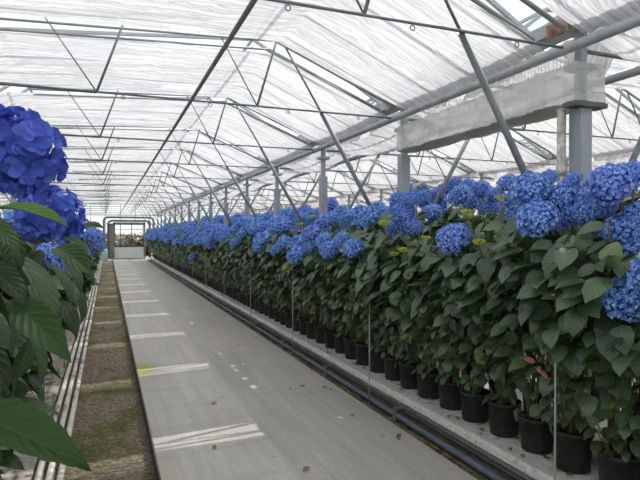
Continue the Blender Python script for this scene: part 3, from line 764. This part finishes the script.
# large near leaves of the nearest left plant
q=nearest(Vector((-.2,1.3,1.5)),('l',)); f=MB()
hero=[(-45,408,.80,90,468,.78,.54,(-.15,-.40,1.0)),(-50,300,.82,25,330,.80,.9,(.3,-.3,1)),(-8,210,1.05,68,214,1.02,.75,(0,-.15,1)),(-22,216,.95,27,246,.93,.8,(.5,-.6,.8)),
(8,250,1.15,64,318,1.08,1.0,(.6,-.6,.6)),(-40,280,.90,46,338,.86,.8,(.5,-.5,.9)),(10,300,1.0,70,355,.95,.8,(.6,-.5,.7)),(-30,335,.95,14,405,.92,1.1,(.8,-.7,.4)),
(22,325,1.1,50,380,1.05,.75,(.8,-.5,.5)),(30,285,1.3,66,330,1.25,.9,(.6,-.5,.6)),(-20,262,1.0,30,300,.98,1.0,(.5,-.6,.7)),(5,228,1.1,20,275,1.05,.9,(.5,-.8,.5)),
(45,262,1.5,78,300,1.45,.9,(.6,-.5,.6)),(62,262,1.8,88,285,1.75,.9,(.5,-.5,.8)),(72,232,2.8,102,222,2.7,.9,(.2,-.4,1)),(60,238,2.0,92,246,1.95,.9,(.3,-.4,1)),(40,250,1.6,20,300,1.5,1.0,(.6,-.7,.3)),
(-30,355,.9,-2,420,.88,1,(.8,-.7,.4)),(58,300,1.9,80,335,1.85,.9,(.6,-.5,.6)),(70,285,2.3,92,318,2.25,.9,(.6,-.5,.6)),(-10,395,.95,20,410,.92,.9,(.3,-.5,1)),(55,248,1.7,90,262,1.6,.9,(.3,-.4,1)),(30,340,1.2,12,385,1.15,.9,(.6,-.6,.3))]
T=[leaf_pts(32,12,1,.62,.28,dr,rp_,.025) for dr,rp_ in ((.35,.011),(.6,.0025),(.9,.0025))]
for i,(u0,v0,d0,u1,v1,d1,wd,n) in enumerate(hero):
    a=at(u0,v0,d0); b=at(u1,v1,d1); L=(b-a).length
    a_=to_local(q,a); b_=to_local(q,b); nn=Matrix.Rotation(-q['rz'],3,'Z')@(Vector(n)+(Vector((R.gauss(0,.35),R.gauss(0,.35),R.gauss(0,.2))) if i else Vector()))
    put_leaf(f,a_,b_-a_,nn,L*1.02,0,R,tmpl=T[0 if i==0 else 1+i%2],wid=wd*(1 if i==0 else .74))
f.obj('large_leaves',M['leaf_near'],q['o'])
# one dried leaf on a front row plant
p=at(541,371,2.95); qq=nearest(p,('r',)); f=MB(); lp=to_local(qq,p)
for i in range(3): put_leaf(f,lp+Vector((0,.02*i,.02*i)),(-.2,-.8+.5*i,-.3+.2*i),(-1,0,.6),.075,0,R,wid=.6)
f.obj('dried_leaf',M['leaf_dry'],qq['o'])
# fallen leaves and clippings
FL=[(300,387,'green'),(292,389,'green'),(322,388,'green'),(332,391,'green'),(212,405,'brown'),(250,323,'brown'),(270,331,'brown'),(282,367,'brown'),(355,397,'brown'),(400,440,'brown'),(215,450,'brown'),(351,417,'brown'),(236,346,'brown'),(397,438,'brown'),(303,472,'brown')]
for i,(u,v,kind) in enumerate(FL):
    d=1.8*F/(v-234); p=at(u,v,d); f=MB(); a=R.uniform(0,6.3)
    put_leaf(f,(0,0,.004),(math.cos(a),math.sin(a),0),(0,0,1),R.uniform(.05,.09),0,R,tmpl=leaf_pts(5,4,1,.5,.5,.2),wid=.8)
    o=f.obj('fallen_leaf',M['leaf_near'] if kind=='green' else M['litter'],loc=(p.x,p.y,.004))
    tag(o,('green clipping' if kind=='green' else 'small brown scrap')+' lying on the concrete path, %s from the camera'%ORD[sorted(-k[1]*1000-k[0] for k in FL).index(-v*1000-u)],'leaf','fallen leaves on the concrete path')
f=MB()
for i in range(900):
    side=R.random()
    if side<.45: x,z=R.uniform(2.84,3.2),.142
    elif side<.75: x,z=R.uniform(2.54,2.63),-.04
    else: x,z=R.uniform(-.88,-.56),-.094
    y=1+R.random()**1.6*22; a=R.uniform(0,6.3); n=Vector((R.gauss(0,.3),R.gauss(0,.3),1)); L=R.uniform(.03,.075)
    put_leaf(f,(x,y,z+.008),(math.cos(a),math.sin(a),0),n,L,1,R,wid=.8)
tag(f.obj('leaf_litter',M['litter']),'scattered brown leaf litter in the trench and on the white trays','leaf litter',kind='stuff')

# ------------------------------------------------------------------ light, sky, camera
w=bpy.data.worlds.new('sky'); scene.world=w; w.use_nodes=True; nt=w.node_tree; nt.nodes.clear()
o=nt.nodes.new('ShaderNodeOutputWorld'); b=nt.nodes.new('ShaderNodeBackground')
tc=nt.nodes.new('ShaderNodeTexCoord').outputs['Generated']
c=ramp(nt,[(.35,(.90,.94,1.0)),(.6,(1,1,1))],noise(nt,2.5,4,tc))
nt.links.new(c,b.inputs[0]); b.inputs[1].default_value=1.25; nt.links.new(b.outputs[0],o.inputs[0])
sl=bpy.data.lights.new('sun','SUN'); sl.energy=3.2; sl.angle=math.radians(.6); sl.color=(1,.97,.92)
so=link('sun',sl); so.rotation_euler=Vector((-.55,-.27,-1)).to_track_quat('-Z','Y').to_euler()
cam=bpy.data.cameras.new('camera'); cam.sensor_width=36; cam.lens=F/640*36; cam.clip_start=.05; cam.clip_end=500
co_=link('camera',cam); co_.location=(0,0,H); co_.rotation_euler=(PI/2-PITCH,0,-TH); scene.camera=co_
vs=scene.view_settings; vs.view_transform='Standard'; vs.look='None'; vs.gamma=1; vs.exposure=0; vs.use_curve_mapping=False
